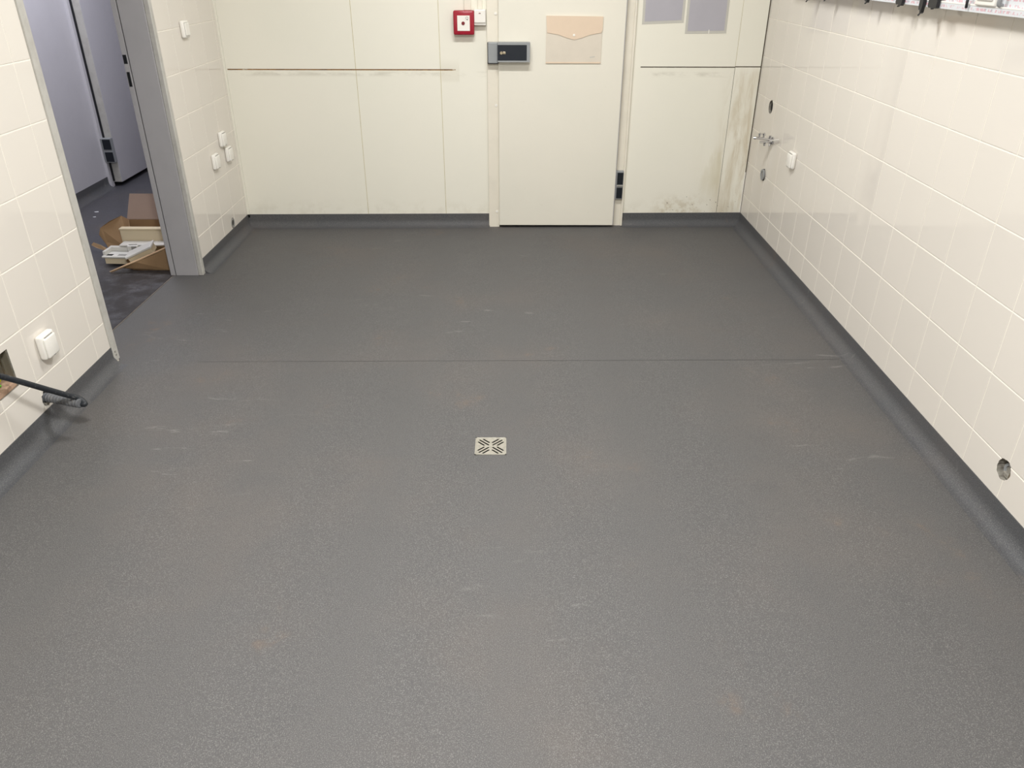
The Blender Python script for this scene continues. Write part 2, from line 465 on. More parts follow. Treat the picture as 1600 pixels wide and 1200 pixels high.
hd = wb.children[-1]
for v in hd.data.vertices:
    if v.co.z < 0.1: v.co.z = 2.03
def rough_strip(name, x0, x1, z0, z1, mat, y, jag):
    bm = new(); n = max(4, int((x1 - x0) / 0.02)); rows = []
    for i in range(n + 1):
        x_ = x0 + (x1 - x0) * i / n
        j = random.uniform(-jag, jag); k = random.uniform(-jag, jag)
        rows.append([bm.verts.new((x_, yy, zz)) for yy, zz in ((y, z0 + j), (y, z1 + k), (y + 0.012, z1), (y + 0.012, z0))])
    for a, b in zip(rows, rows[1:]):
        for k in range(4): bm.faces.new((a[k], a[(k + 1) % 4], b[(k + 1) % 4], b[k]))
    bm.faces.new(rows[0]); bm.faces.new(rows[-1][::-1])
    return obj(name, bm, mat, wb)
rough_strip('rust_joint', XL + 0.02, -0.345, GZ0, GZ1, 'rust_joint', D + 0.003, 0.0012)
rough_strip('rust_flake', -0.345, -0.325, 0.926, 0.9295, 'rust_joint', D - 0.0008, 0.001)
rough_strip('joint_filler', 0.748, 1.297, 0.9415, 0.9475, 'dark_joint', D + 0.004, 0.0008)
rough_strip('joint_filler', 1.297, XR - 0.005, 0.944, 0.950, 'dark_joint', D + 0.004, 0.0008)
quick('corner_gap', 'dark_joint', wb, (XR - 0.005, XR + 0.003, D + 0.006, D + 0.02, 0.05, CEIL))
quick('corner_trim', 'panel_left', wb, (XL, XL + 0.0125, D - 0.003, D + 0.02, 0.05, CEIL))
quick('corner_sealant', 'white_plastic', wb, (XR - 0.008, XR - 0.003, D - 0.001, D + 0.01, 0.05, 0.34))

for xs_ in (-0.905, -0.413):
    quick('seam_line', 'seam_filler', wb, (xs_ - 0.0016, xs_ + 0.0016, D - 0.0003, D + 0.019, 0.03, GZ0), (xs_ - 0.0016, xs_ + 0.0016, D - 0.0003, D + 0.019, GZ1, CEIL))
quick('seam_line', 'dark_joint', wb, (1.2962, 1.2978, D + 0.001, D + 0.019, 0.03, 0.944))
quick('seam_line', 'seam_filler', wb, (1.296, 1.298, D + 0.0004, D + 0.019, 0.95, CEIL))

# ------------------------------------------------------------------ front wall (behind the viewer), ceiling, passage shell
wf = struct(quick('wall_front', 'plain_wall', None, (XL - 0.17, XR + 0.16, YB - 0.1, YB, -0.03, CEIL)), 'plain light wall behind the viewer', 'wall')
ce = struct(quick('ceiling', 'ceiling_white', None, (XL - WALL_T, XR + 0.16, YB - 0.1, D + 0.12, CEIL, CEIL + 0.1)), 'plain white ceiling above the room', 'ceiling')
pw = new()
box(pw, XC - 0.1, XC, 1.1, 5.80, -0.03, 2.5); box(pw, XC - 0.1, XC, 6.70, 8.3, -0.03, 2.5); box(pw, XC - 0.1, XC, 5.80, 6.70, 2.1, 2.5)
pwo = struct(obj('wall_passage', pw, 'passage_panel'), 'grey-white panel wall of the passage beyond the doorway', 'wall')
struct(quick('wall_passage_end', 'passage_panel', None, (XC - 0.1, XL - WALL_T, 8.2, 8.3, -0.03, 2.5)), 'far end wall of the passage', 'wall')
struct(quick('wall_passage_near', 'passage_panel', None, (XC - 0.1, XL - WALL_T, 1.1, 1.2, -0.03, 2.5)), 'near end wall of the passage', 'wall')
struct(quick('wall_passage_side', 'passage_panel', None, (XL - WALL_T, XL - WALL_T + 0.1, D + 0.1, 8.2, -0.03, 2.5)), 'side wall of the passage behind the room', 'wall')
struct(quick('ceiling_passage', 'ceiling_white', None, (XC - 0.1, XL - WALL_T, 1.1, 8.3, 2.5, 2.6)), 'white ceiling of the passage', 'ceiling')

# ------------------------------------------------------------------ coved skirtings
def cove_profile(h=COVE, r=0.043, t=0.003):
    pts = [(0.0, h), (t, h), (t, r)]
    for k in range(1, 13):
        a = math.pi / 2 * k / 12
        pts.append((t + r - r * math.cos(a), max(r - r * math.sin(a), 0.0004)))
    pts += [(t + r + 0.008, 0.0003), (t + r + 0.008, -0.004), (0.0, -0.004)]
    return pts
def cove(name, wall, a0, a1, label):
    bm = new(); pr = cove_profile(); n = 10; rowsv = []
    for i in range(n + 1):
        a = a0 + (a1 - a0) * i / n; row = []
        for d, z_ in pr:
            if wall == 'left': x_, y_ = XL + d, a
            elif wall == 'right': x_, y_ = XR - d, a
            elif wall == 'passage': x_, y_ = XC + d, a
            else: x_, y_ = a, D - d
            base = PZ if wall == 'passage' else fz(x_)
            row.append(bm.verts.new((x_, y_, base + z_)))
        rowsv.append(row)
    m_ = len(pr)
    for A, B in zip(rowsv, rowsv[1:]):
        for k in range(m_): bm.faces.new((A[k], A[(k + 1) % m_], B[(k + 1) % m_], B[k]))
    bm.faces.new(rowsv[0]); bm.faces.new(rowsv[-1][::-1])
    o = autosmooth(obj(name, bm, 'cove'), 35)
    return struct(o, label, 'baseboard')
cove('baseboard_left', 'left', YB, 2.908, 'coved grey vinyl skirting along the left tile wall near the viewer')
cove('baseboard_left_rear', 'left', 3.983, D, 'coved grey vinyl skirting beyond the doorway on the left')
cove('baseboard_right', 'right', YB, D, 'coved grey vinyl skirting along the right tile wall')
cove('baseboard_back_left', 'back', XL, -0.137, 'coved grey vinyl skirting under the back wall left of the door')
cove('baseboard_back_right', 'back', 0.7025, XR, 'coved grey vinyl skirting under the back wall right of the door')
cove('baseboard_passage', 'passage', 1.2, 5.78, 'coved dark skirting in the passage')

# ------------------------------------------------------------------ doorway frame on the left
tr = bpy.data.objects.new('trim_1', None); COL.objects.link(tr); struct(tr, 'grey metal frame lining the open doorway on the left', 'door frame')
zf = fz(XL)
o = quick('near_edge_strip', 'frame_edge', tr, (XL - 0.03, XL + 0.006, 2.9035, OY0, zf + 0.012, OZ), bev=0.003)
quick('near_lining', 'frame_grey', tr, (XL - WALL_T, XL - 0.03, OY0 - 0.012, OY0 + 0.003, zf, OZ))
quick('rear_lining', 'frame_grey', tr, (XL - 0.138, XL - 0.018, 3.950, 3.98, zf, OZ), bev=0.002)
quick('rear_casing', 'frame_edge', tr, (XL - 0.018, XL + 0.008, 3.952, 3.985, zf + 0.0, OZ), bev=0.004, seg=3)
quick('rear_groove', 'shade_gap', tr, (XL - 0.143, XL - 0.138, 3.962, 3.975, zf, OZ))
rs_ = quick('rear_stop', 'frame_grey', tr, (XL - 0.168, XL - 0.143, 3.952, 3.978, zf, OZ), bev=0.0015)
quick('strike_opening', 'black_plastic', rs_, (XL - 0.166, XL - 0.149, 3.9512, 3.954, 1.054, 1.094))
quick('strike_opening', 'black_plastic', rs_, (XL - 0.164, XL - 0.150, 3.9512, 3.954, 0.952, 1.018))
quick('head', 'frame_grey', tr, (XL - WALL_T - 0.003, XL + 0.006, 2.9035, 3.985, OZ, OZ + 0.045))
bm = new()
for zz, yy in ((0.030, 2.921), (0.046, 2.918)): tube(bm, [(XL + 0.0045, yy, zz), (XL + 0.0075, yy, zz)], 0.004, 12)
obj('screw', bm, 'steel', tr)

# ------------------------------------------------------------------ cold room door in the back wall
dr = bpy.data.objects.new('door_1', None); COL.objects.link(dr)
struct(dr, 'cream insulated cold-room door with black lock and plastic wallet', 'door')
JF = D - 0.022
quick('jamb', 'jamb_cream', dr, (-0.1405, -0.0755, JF, D + 0.06, -0.004, 2.06), bev=0.002)
bm = new(); box(bm, 0.640, 0.7025, D - 0.004, D + 0.06, 0.004, 2.06); box(bm, 0.690, 0.7025, D - 0.018, D - 0.004, 0.006, 2.06, bev=0.002)
obj('jamb', bm, 'jamb_cream', dr)
quick('head_jamb', 'jamb_cream', dr, (-0.1405, 0.7025, JF, D + 0.06, 2.0, 2.06), bev=0.002)
quick('sill_gap', 'shade_gap', dr, (-0.0755, 0.64, D - 0.004, D + 0.06, -0.001, 0.03))
leaf = quick('leaf', 'leaf', dr, (-0.0755, 0.639, D - 0.045, D + 0.03, 0.0165, 1.995), bev=0.003)
quick('leaf_edge', 'frame_grey', leaf, (0.6385, 0.6425, D - 0.043, D - 0.004, 0.018, 1.99))
bm = new()
for zz in (1.225, 0.735, 0.098, 1.72): 
    tube(bm, [(-0.0905, JF + 0.001, zz), (-0.0905, JF - 0.004, zz)], 0.0075, 16)
obj('screw_cap', bm, 'white_plastic', dr)
# hinge
hg = quick('hinge', 'lock_grey', dr, (0.6435, 0.6905, D - 0.030, D - 0.003, 0.178, 0.353), bev=0.003)
quick('hinge_plate', 'hinge_black', hg, (0.652, 0.688, D - 0.0345, D - 0.029, 0.272, 0.344), bev=0.0015)
quick('hinge_plate', 'hinge_black', hg, (0.652, 0.688, D - 0.0345, D - 0.029, 0.186, 0.252), bev=0.0015)
bm = new(); tube(bm, [(0.652, D - 0.034, 0.263), (0.688, D - 0.034, 0.263)], 0.004, 10); obj('hinge_bar', bm, 'steel', hg)
# lock: keeper on the jamb and handle body on the leaf
LZc = 1.026
kp = quick('lock_keeper', 'lock_grey', dr, (-0.1345, -0.0790, JF - 0.042, JF, 0.970, 1.080), bev=0.004)
quick('keeper_pad', 'black_plastic', kp, (-0.1385, -0.0790, JF - 0.030, JF - 0.002, 0.965, 1.079), bev=0.003)
LF = D - 0.045
lock = None
bm = new()
x0, x1, z0, z1 = -0.0785, 0.1035, 0.980, 1.083
y_f = LF - 0.052
# hollow tray: back plate, four raised edges
box(bm, x0, x1, LF - 0.034, LF, z0, z1, bev=0.004)
prism(bm, [(x0, z0), (x1, z0), (x1 - 0.018, z0 + 0.008), (x0, z0 + 0.008)], 1, y_f, LF - 0.030)
prism(bm, [(x0, z1), (x1, z1), (x1 - 0.018, z1 - 0.013), (x0, z1 - 0.013)], 1, y_f, LF - 0.030)
prism(bm, [(x1, z0), (x1, z1), (x1 - 0.018, z1 - 0.013), (x1 - 0.018, z0 + 0.008)], 1, y_f, LF - 0.030)
lock = obj('lock_body', bm, 'lock_grey', dr)
quick('lock_face', 'navy_plastic', lock, (x0 - 0.001, x1 - 0.018, y_f + 0.002, LF - 0.030, z0 + 0.008, z1 - 0.013))
bm = new(); tube(bm, [(-0.058, y_f + 0.003, 1.028), (-0.058, y_f - 0.004, 1.028)], 0.008, 20)
kc = obj('key_cylinder', bm, 'brass', lock)
quick('key_tab', 'brass', lock, (-0.049, -0.034, y_f - 0.003, y_f + 0.003, 1.0225, 1.0345), bev=0.001)

# ------------------------------------------------------------------ passage door
d2 = bpy.data.objects.new('door_2', None); COL.objects.link(d2); struct(d2, 'grey insulated door with black hinge at the end of the passage', 'door')
quick('jamb', 'passage_panel', d2, (XC - 0.05, XC + 0.020, 5.775, 5.828, PZ, 2.1), bev=0.002)
quick('jamb', 'passage_panel', d2, (XC - 0.05, XC + 0.020, 6.66, 6.72, PZ, 2.1), bev=0.002)
quick('gap', 'shade_gap', d2, (XC - 0.05, XC - 0.001, 5.828, 6.66, PZ, 2.1))
lf2 = quick('leaf', 'passage_panel', d2, (XC + 0.012, XC + 0.085, 5.818, 6.66, 0.022, 2.07), bev=0.002)
quick('leaf_edge', 'frame_edge', lf2, (XC + 0.035, XC + 0.084, 5.816, 5.822, 0.024, 2.07))
quick('leaf_gap_shade', 'black_plastic', lf2, (XC + 0.0205, XC + 0.034, 5.810, 5.8165, 0.03, 2.07))  # black strip stands in for the shade in the gap beside the jamb
hg2 = quick('hinge', 'lock_grey', d2, (XC + 0.012, XC + 0.088, 5.775, 5.818, 0.172, 0.345), bev=0.003)
quick('hinge_plate', 'hinge_black', hg2, (XC + 0.030, XC + 0.086, 5.770, 5.776, 0.268, 0.338))
quick('hinge_plate', 'hinge_black', hg2, (XC + 0.030, XC + 0.086, 5.770, 5.776, 0.180, 0.248))

# ------------------------------------------------------------------ ceiling luminaires
def luminaire(i, x_, y_, sx_, sy_, watts, col, ceil, label):
    t_ = thing('ceiling_light', label, 'ceiling light', (x_, y_, ceil), 0)
    quick('housing', 'trunking_white', t_, (-sx_ / 2 - 0.02, sx_ / 2 + 0.02, -sy_ / 2 - 0.02, sy_ / 2 + 0.02, -0.06, 0.0), bev=0.004)
    quick('diffuser', 'diffuser', t_, (-sx_ / 2, sx_ / 2, -sy_ / 2, sy_ / 2, -0.068, -0.06))
    ld = bpy.data.lights.new('tube', 'AREA'); ld.shape = 'RECTANGLE'; ld.size = sx_; ld.size_y = sy_; ld.energy = watts; ld.color = col
    lo = bpy.data.objects.new('tube', ld); COL.objects.link(lo); lo.parent = t_; lo.location = (0, 0, -0.072)
LN = ['long white ceiling lamp nearer the back wall', 'square white ceiling lamp over the viewer']
for i, L_ in enumerate(LAMPS): luminaire(i, *L_, CEIL, LN[i])
for i, L_ in enumerate(CORRIDOR_LAMPS): luminaire(i, *L_, 2.5, 'cool white ceiling lamp in the passage')

# ------------------------------------------------------------------ floor drain
dz = fz(DX)
fd = thing('floor_drain', 'square stainless steel floor drain grate with slanted slots', 'drain', (DX, DY, dz))
a = DS
bm = new()
for b in ((-a, a, -a, -a + 0.004), (-a, a, a - 0.004, a), (-a, -a + 0.004, -a, a), (a - 0.004, a, -a, a)):
    box(bm, b[0], b[1], b[2], b[3], -0.03, 0.0022)
obj('frame', bm, 'steel', fd)
bm = new(); box(bm, -a + 0.0042, a - 0.0042, -a + 0.0042, a - 0.0042, -0.0022, 0.0006)
gr = obj('grate', bm, 'steel', fd)
bm = new()
for q in range(4):
    ang = math.pi / 4 + q * math.pi / 2
    c_, s_ = math.cos(ang), math.sin(ang)
    for off, r0, r1 in ((0, 0.010, 0.056), (0.0125, 0.020, 0.050), (-0.0125, 0.020, 0.050)):
        pts = []
        hw = 0.0029
        for (rr, ww) in ((r0, -hw), (r1, -hw), (r1 + 0.002, 0), (r1, hw), (r0, hw), (r0 - 0.002, 0)):
            lx, ly = rr, off + ww
            pts.append((lx * c_ - ly * s_, lx * s_ + ly * c_))
        prism(bm, pts, 2, -0.02, 0.02)
bmesh.ops.recalc_face_normals(bm, faces=bm.faces)
sl_ = obj('cutter', bm, 'steel', None); sl_.location = (DX, DY, dz)
CUTTERS.append(sl_)
bpy.context.view_layer.update()
cut(gr, [sl_])
bm = new(); box(bm, -a, a, -a, a, -0.09, -0.03)
for f in list(bm.faces):
    if f.calc_center_median().z > -0.031: bm.faces.remove(f)
obj('basin', bm, 'shade_gap', fd)

# ------------------------------------------------------------------ switches and sockets (local -y points into the room)
def switch(name, label, loc, rz, w_=0.076, h_=0.082, d_=0.021, kind='switch', group=None):
    t_ = thing(name, label, 'switch' if kind == 'switch' else 'socket', loc, rz, group)
    autosmooth(quick('housing', 'white_plastic', t_, (-w_ / 2, w_ / 2, -d_, 0, -h_ / 2, h_ / 2), bev=0.009, seg=4), 50)
    if kind == 'switch':
        rk = quick('rocker', 'white_plastic', t_, (-w_ * 0.33, w_ * 0.33, -d_ - 0.006, -d_ + 0.002, -h_ * 0.36, h_ * 0.36), bev=0.003, seg=2)
        bm_ = new(); box(bm_, -w_ * 0.345, w_ * 0.345, -d_ - 0.0008, -d_ + 0.001, -h_ * 0.375, h_ * 0.375)
        obj('rocker_gap', bm_, 'print_grey', t_)
    else:
        autosmooth(quick('lid', 'white_plastic', t_, (-w_ * 0.42, w_ * 0.42, -d_ - 0.008, -d_ + 0.002, -h_ * 0.46, h_ * 0.38), bev=0.006, seg=3), 50)
        quick('lid_hinge', 'print_grey', t_, (-w_ * 0.30, w_ * 0.30, -d_ - 0.004, -d_ + 0.002, h_ * 0.385, h_ * 0.405))
        quick('lid_catch', 'print_grey', t_, (-w_ * 0.10, w_ * 0.05, -d_ - 0.0088, -d_, -h_ * 0.44, -h_ * 0.40))
    return t_
HP = math.pi / 2
switch('light_switch', 'white surface-mounted switch high beside the doorway frame on the left wall', (XL, 4.317, 1.178), HP)
switch('wall_socket', 'topmost of three white sockets clustered low near the back left corner', (XL, 4.575, 0.585), HP, kind='socket', group='sockets by the back left corner')
switch('wall_socket', 'white socket nearest the corner among three low on the left wall', (XL, 4.640, 0.487), HP, kind='socket', group='sockets by the back left corner')
switch('wall_socket', 'white socket nearest the doorway frame among three low on the left wall', (XL, 4.412, 0.495), HP, kind='socket', group='sockets by the back left corner')
switch('wall_socket', 'large white socket with rounded lid low on the near left tile wall', (XL, 2.492, 0.286), HP, 0.084, 0.090, 0.026, kind='socket')
switch('wall_socket', 'lone white socket beside the chrome tap on the right tile wall', (XR, 4.04, 0.592), -HP, kind='socket')

# fire call point and white push box with their cable ducts
cp = thing('fire_call_point', 'red square fire alarm call point left of the cold-room door', 'fire alarm', (-0.2685, D, 1.179))
hw = 0.0585
bm = new(); box(bm, -hw, hw, -0.052, 0, -0.0625, 0.0625, bev=0.009, seg=4)
hs = autosmooth(obj('housing', bm, 'red_plastic', cp), 50)
bm = new(); box(bm, -0.036, 0.034, -0.0535, -0.050, -0.041, 0.037, bev=0.001)
fc = obj('face_plate', bm, 'white_plastic', cp)
bm = new(); tube(bm, [(-0.003, -0.053, -0.002), (-0.003, -0.0565, -0.002)], 0.0092, 20); obj('push_spot', bm, 'dark_red', cp)
bm = new(); ring(bm, (0.0185, -0.0537, 0.024), 1, 0.0055, 0.0075, -0.0006); box(bm, 0.0165, 0.0245, -0.0543, -0.0537, 0.0145, 0.0185); obj('symbol', bm, 'print_grey', fc)
wbx = thing('push_button_box', 'small white button box between the red call point and the door jamb', 'switch', (-0.178, D, 1.209))
autosmooth(quick('housing', 'white_plastic', wbx, (-0.0325, 0.0325, -0.038, 0, -0.043, 0.037), bev=0.003, seg=2))
quick('front_cover', 'white_plastic', wbx, (-0.0315, 0.0315, -0.046, -0.037, -0.030, 0.036), bev=0.003)
quick('indicator', 'dark_red', wbx, (-0.006, 0.005, -0.0468, -0.0455, 0.016, 0.020))
d1 = tag(quick('cable_duct', 'jamb_cream', None, (-0.266, -0.228, D - 0.018, D, 1.2415, CEIL), bev=0.002), 'wide cream cable duct rising from the red call point', 'cable duct')
d3 = tag(quick('cable_duct', 'jamb_cream', None, (-0.190, -0.165, D - 0.016, D, 1.246, CEIL), bev=0.002), 'narrow cream cable duct rising from the white button box', 'cable duct')

# document wallet on the door
ev = thing('document_wallet', 'translucent peach plastic snap wallet stuck on the door', 'folder', (0.351, LF, 1.0935))
bm = new()
prism(bm, [(-0.1565, -0.1195), (0.158, -0.1245), (0.1585, 0.1195), (-0.1575, 0.1227)], 1, -0.006, 0)
obj('pocket', bm, 'envelope_body', ev)
bm = new()
A_, B_ = prism(bm, [(-0.1585, 0.1232), (-0.151, 0.036), (-0.09, 0.027), (-0.04, 0.010), (0.002, 0.0), (0.045, 0.010), (0.09, 0.026), (0.152, 0.036), (0.1595, 0.050), (0.160, 0.120)], 1, -0.0095, -0.006)
flap = obj('flap', bm, 'envelope_flap', ev)
bm = new(); tube(bm, [(0.0, -0.0095, 0.0245), (0.0, -0.0125, 0.0245)], 0.0065, 18); obj('snap_button', bm, 'white_plastic', flap)
bm = new()
box(bm, -0.1565, 0.158, -0.0068, -0.006, -0.1243, -0.1165)
obj('bottom_weld', bm, 'envelope_flap', ev)
bm = new()
for k, xx in enumerate((0.096, 0.104, 0.111, 0.118)): box(bm, xx, xx + 0.005, -0.0064, -0.006, -0.0955 + 0.001 * k, -0.088 + 0.001 * k)
obj('stamp', bm, 'sleeve_plastic', ev)

# plastic sleeves with sheets on the back wall
def sleeve(label, pts, tear=None):
    cx = sum(p[0] for p in pts) / 4; cz = sum(p[1] for p in pts) / 4
    t_ = thing('document_sleeve', label, 'plastic sleeve', (cx, D, cz), 0, 'sleeves pinned up right of the door')
    loc = [(p[0] - cx, p[1] - cz) for p in pts]
    bm_ = new(); prism(bm_, loc, 1, -0.0016, 0); obj('sleeve', bm_, 'sleeve_plastic', t_)
    ins = [(x_ * 0.885, z_ * 0.94 + (0.004 if z_ < 0 else 0)) for x_, z_ in loc]
    bm_ = new(); prism(bm_, ins, 1, -0.0024, -0.0012); obj('sheet', bm_, 'sleeve_paper', t_)
    if tear is not None: quick('tear', 'white_plastic', t_, (tear - cx - 0.002, tear - cx + 0.002, -0.003, -0.001, pts[0][1] - cz, pts[0][1] - cz + 0.022))
sleeve('smaller lilac document sleeve next to the door jamb, hung slightly crooked', [(0.7374, 1.1702), (0.972, 1.1788), (0.972, 1.512), (0.732, 1.508)])
sleeve('lilac document sleeve hanging lower, nearer the right corner, with a torn edge', [(0.9855, 1.1216), (1.2201, 1.1247), (1.2165, 1.46), (0.981, 1.456)], 1.12)

# ------------------------------------------------------------------ right wall fittings
# pipe stubs in the wall holes; dark discs paint the shade inside open ones
def stub(name, label, loc, sgn, r_, mats, d0=-0.045, d1=-0.012):
    t_ = thing(name, label, 'pipe', loc)
    bm_ = new()
    tube(bm_, [(sgn * d0, 0, 0), (sgn * d1, 0, 0)], r_, 20); obj('pipe_end', bm_, mats[0], t_)
    bm_ = new(); ring(bm_, (sgn * d1, 0, 0), 0, r_ * 0.72, r_ * 1.12, sgn * 0.004); obj('rim', bm_, mats[1], t_)
    return t_
stub('pipe_stub', 'dark open pipe hole above the chrome tap', (XR, 4.545, 0.770), -1, 0.034, ('black_plastic', 'shade_gap'), -0.05, -0.016)
stub('pipe_stub', 'grey capped pipe end below the chrome tap', (XR, 4.484, 0.408), -1, 0.028, ('print_grey', 'lock_grey'), -0.04, 0.006)
ps = stub('pipe_stub', 'broken grey pipe end in the hole at the front of the right wall', (XR, 1.876, 0.176), -1, 0.021, ('mortar', 'lock_grey'), -0.058, -0.020)
bm = new(); tube(bm, [(0.058, 0, 0.005), (0.026, 0, 0.005)], 0.0335, 20); obj('hole_shade', bm, 'shade_gap', ps)  # dark disc puts the shade of the hole into colour
quick('rubble', 'mortar', ps, (0.012, 0.056, -0.020, 0.016, -0.0240, -0.008), bev=0.003)
quick('rubble', 'brass', ps, (0.006, 0.03, -0.0250, -0.0175, -0.018, 0.004), bev=0.002)
stub('pipe_stub', 'open pipe ring low by the skirting near the back left corner', (XL, 4.541, 0.101), 1, 0.0255, ('shade_gap', 'print_grey'), -0.045, -0.002)

vt = thing('water_tap', 'chrome double shut-off tap on the right tile wall', 'tap', (XR, 4.415, 0.612))
bm = new(); tube(bm, [(0, 0, 0), (-0.006, 0, 0), (-0.010, 0, 0)], 0.02, 24, rads=[0.021, 0.021, 0.014]); autosmooth(obj('escutcheon', bm, 'chrome', vt))
bm = new(); tube(bm, [(-0.008, 0, 0.006), (-0.10, 0, 0.016)], 0.007, 14); autosmooth(obj('upper_body', bm, 'chrome', vt))
bm = new(); tube(bm, [(-0.008, 0, -0.006), (-0.075, -0.004, -0.006)], 0.0065, 14); autosmooth(obj('lower_body', bm, 'chrome', vt))
bm = new(); tube(bm, [(-0.10, 0, 0.016), (-0.112, 0, 0.0165)], 0.008, 14, rads=[0.009, 0.005]); autosmooth(obj('outlet', bm, 'chrome', vt))
for kx, kz, s_ in ((-0.078, 0.018, 1), (-0.055, 0.018, 1), (-0.018, 0.004, 1)):
    bm = new(); tube(bm, [(kx, 0, kz - 0.006), (kx, 0, kz + 0.010), (kx, 0, kz + 0.012), (kx, 0, kz + 0.022), (kx, 0, kz + 0.024)], 0.006, 14, rads=[0.005, 0.005, 0.009, 0.009, 0.006]); autosmooth(obj('knob', bm, 'chrome', vt))
bm = new(); tube(bm, [(-0.045, -0.003, -0.012), (-0.045, -0.003, -0.026)], 0.007, 12); autosmooth(obj('nut', bm, 'chrome', vt))
bm = new(); tube(bm, [(-0.020, -0.012, 0.002), (-0.012, -0.125, 0.030)], 0.003, 10); autosmooth(obj('lever', bm, 'white_plastic', vt))
bm = new(); tube(bm, [(-0.016, -0.004, -0.012), (-0.016, -0.004, -0.026), (-0.016, -0.004, -0.028)], 0.008, 12, rads=[0.006, 0.009, 0.007]); autosmooth(obj('nut', bm, 'chrome', vt))

# open wall duct with protective film
TX = XR - 0.056
TZ = 1.357
TY0, TY1 = 0.6, 4.35
td = thing('wall_duct', 'white open cable duct with printed film along the right wall', 'cable duct', (XR, TY0, TZ))
def tdl(x0, x1, y0, y1, z0, z1): return (x0 - XR, x1 - XR, y0 - TY0, y1 - TY0, z0 - TZ, z1 - TZ)
H_T = 0.17
quick('back_plate', 'film', td, tdl(XR - 0.006, XR, TY0, TY1, TZ, TZ + H_T))
quick('bottom_plate', 'trunking_white', td, tdl(TX, XR, TY0, TY1, TZ, TZ + 0.003))
quick('top_plate', 'trunking_white', td, tdl(TX, XR, TY0, TY1, TZ + H_T - 0.003, TZ + H_T))
quick('lower_lip', 'film', td, tdl(TX - 0.002, TX, TY0, TY1, TZ, TZ + 0.017))
quick('lip_rail', 'trunking_white', td, tdl(TX - 0.003, TX + 0.010, TY0, TY1, TZ + 0.017, TZ + 0.022), bev=0.001)
quick('upper_lip', 'film', td, tdl(TX - 0.002, TX, TY0, TY1, TZ + H_T - 0.022, TZ + H_T))
quick('inner_divider', 'film', td, tdl(TX + 0.006, TX + 0.010, TY0, TY1, TZ + 0.022, TZ + 0.060))
quick('end_cap', 'trunking_white', td, tdl(TX - 0.002, XR, TY1, TY1 + 0.004, TZ, TZ + H_T))
def carrier(y_, w_, label):
    t_ = thing('socket_carrier', label, 'socket frame', (TX - 0.003, y_, TZ + 0.020), -HP, 'white frames clipped into the wall duct')
    bm_ = new(); box(bm_, -w_ / 2, w_ / 2, -0.008, 0.004, 0, 0.13, bev=0.005, seg=3); autosmooth(obj('frame', bm_, 'white_plastic', t_), 50)
    bm_ = new(); box(bm_, -w_ / 2 + 0.012, w_ / 2 - 0.012, -0.0125, -0.007, 0.014, 0.116, bev=0.004, seg=3); autosmooth(obj('insert', bm_, 'pale_plastic', t_), 50)
carrier(2.525, 0.110, 'white socket frame clipped into the wall duct, nearest the viewer')
carrier(2.965, 0.075, 'white socket frame clipped into the wall duct, middle of the row')
def clamp(y_, label, w_, drop, mat='black_plastic'):
    t_ = thing('duct_clamp', label, 'clamp', (TX - 0.003, y_, TZ), -HP, 'black clamps hooked on the wall duct')
    bm_ = new()
    prism(bm_, [(-w_ / 2, 0.10), (w_ / 2, 0.10), (w_ / 2 * 0.9, 0.002), (w_ / 2 * 0.75, -drop * 0.8), (w_ / 2 * 0.2, -drop), (-w_ / 2 * 0.1, -drop * 0.35), (-w_ / 2 * 0.7, -drop * 0.5), (-w_ / 2 * 1.05, 0.004)], 1, -0.012, -0.001)
    obj('strap', bm_, mat, t_)
    bm_ = new(); tube(bm_, spline([(0, -0.006, -drop * 0.5), (w_ * 0.12, -0.010, -drop * 0.95), (w_ * 0.02, -0.014, -drop * 1.25)], 5), 0.0028, 8); autosmooth(obj('hook', bm_, mat, t_))
clamp(4.04, 'black hook on the wall duct, farthest from the viewer', 0.022, 0.030)
clamp(3.81, 'short black hook on the wall duct, second from the far end', 0.030, 0.018)
clamp(3.365, 'black hook on the wall duct, third from the far end', 0.024, 0.010)
clamp(3.075, 'broad black clamp on the wall duct beyond the white frames', 0.050, 0.006)
clamp(2.905, 'black clamp with hanging hook between the white frames of the wall duct', 0.026, 0.022)
clamp(2.825, 'wide charcoal clamp beside the hanging hook on the wall duct', 0.060, 0.0015)
tc = thing('duct_cable', 'thin dark cable looped over the lip of the wall duct', 'cable', (TX, 2.622, TZ))
bm = new(); tube(bm, spline([(0.02, 0.03, 0.10), (-0.004, 0.012, 0.07), (-0.010, 0.0, 0.03), (-0.008, 0.002, 0.010)], 6), 0.0042, 10); autosmooth(obj('cable', bm, 'black_plastic', tc))
tc2 = thing('duct_cable', 'short grey cable bent beside the nearest white frame of the wall duct', 'cable', (TX, 2.445, TZ))
bm = new(); tube(bm, spline([(0.01, -0.01, 0.12), (-0.008, 0.0, 0.07), (-0.010, 0.004, 0.03), (0.004, 0.010, 0.024)], 6), 0.006, 10); autosmooth(obj('cable', bm, 'lock_grey', tc2))

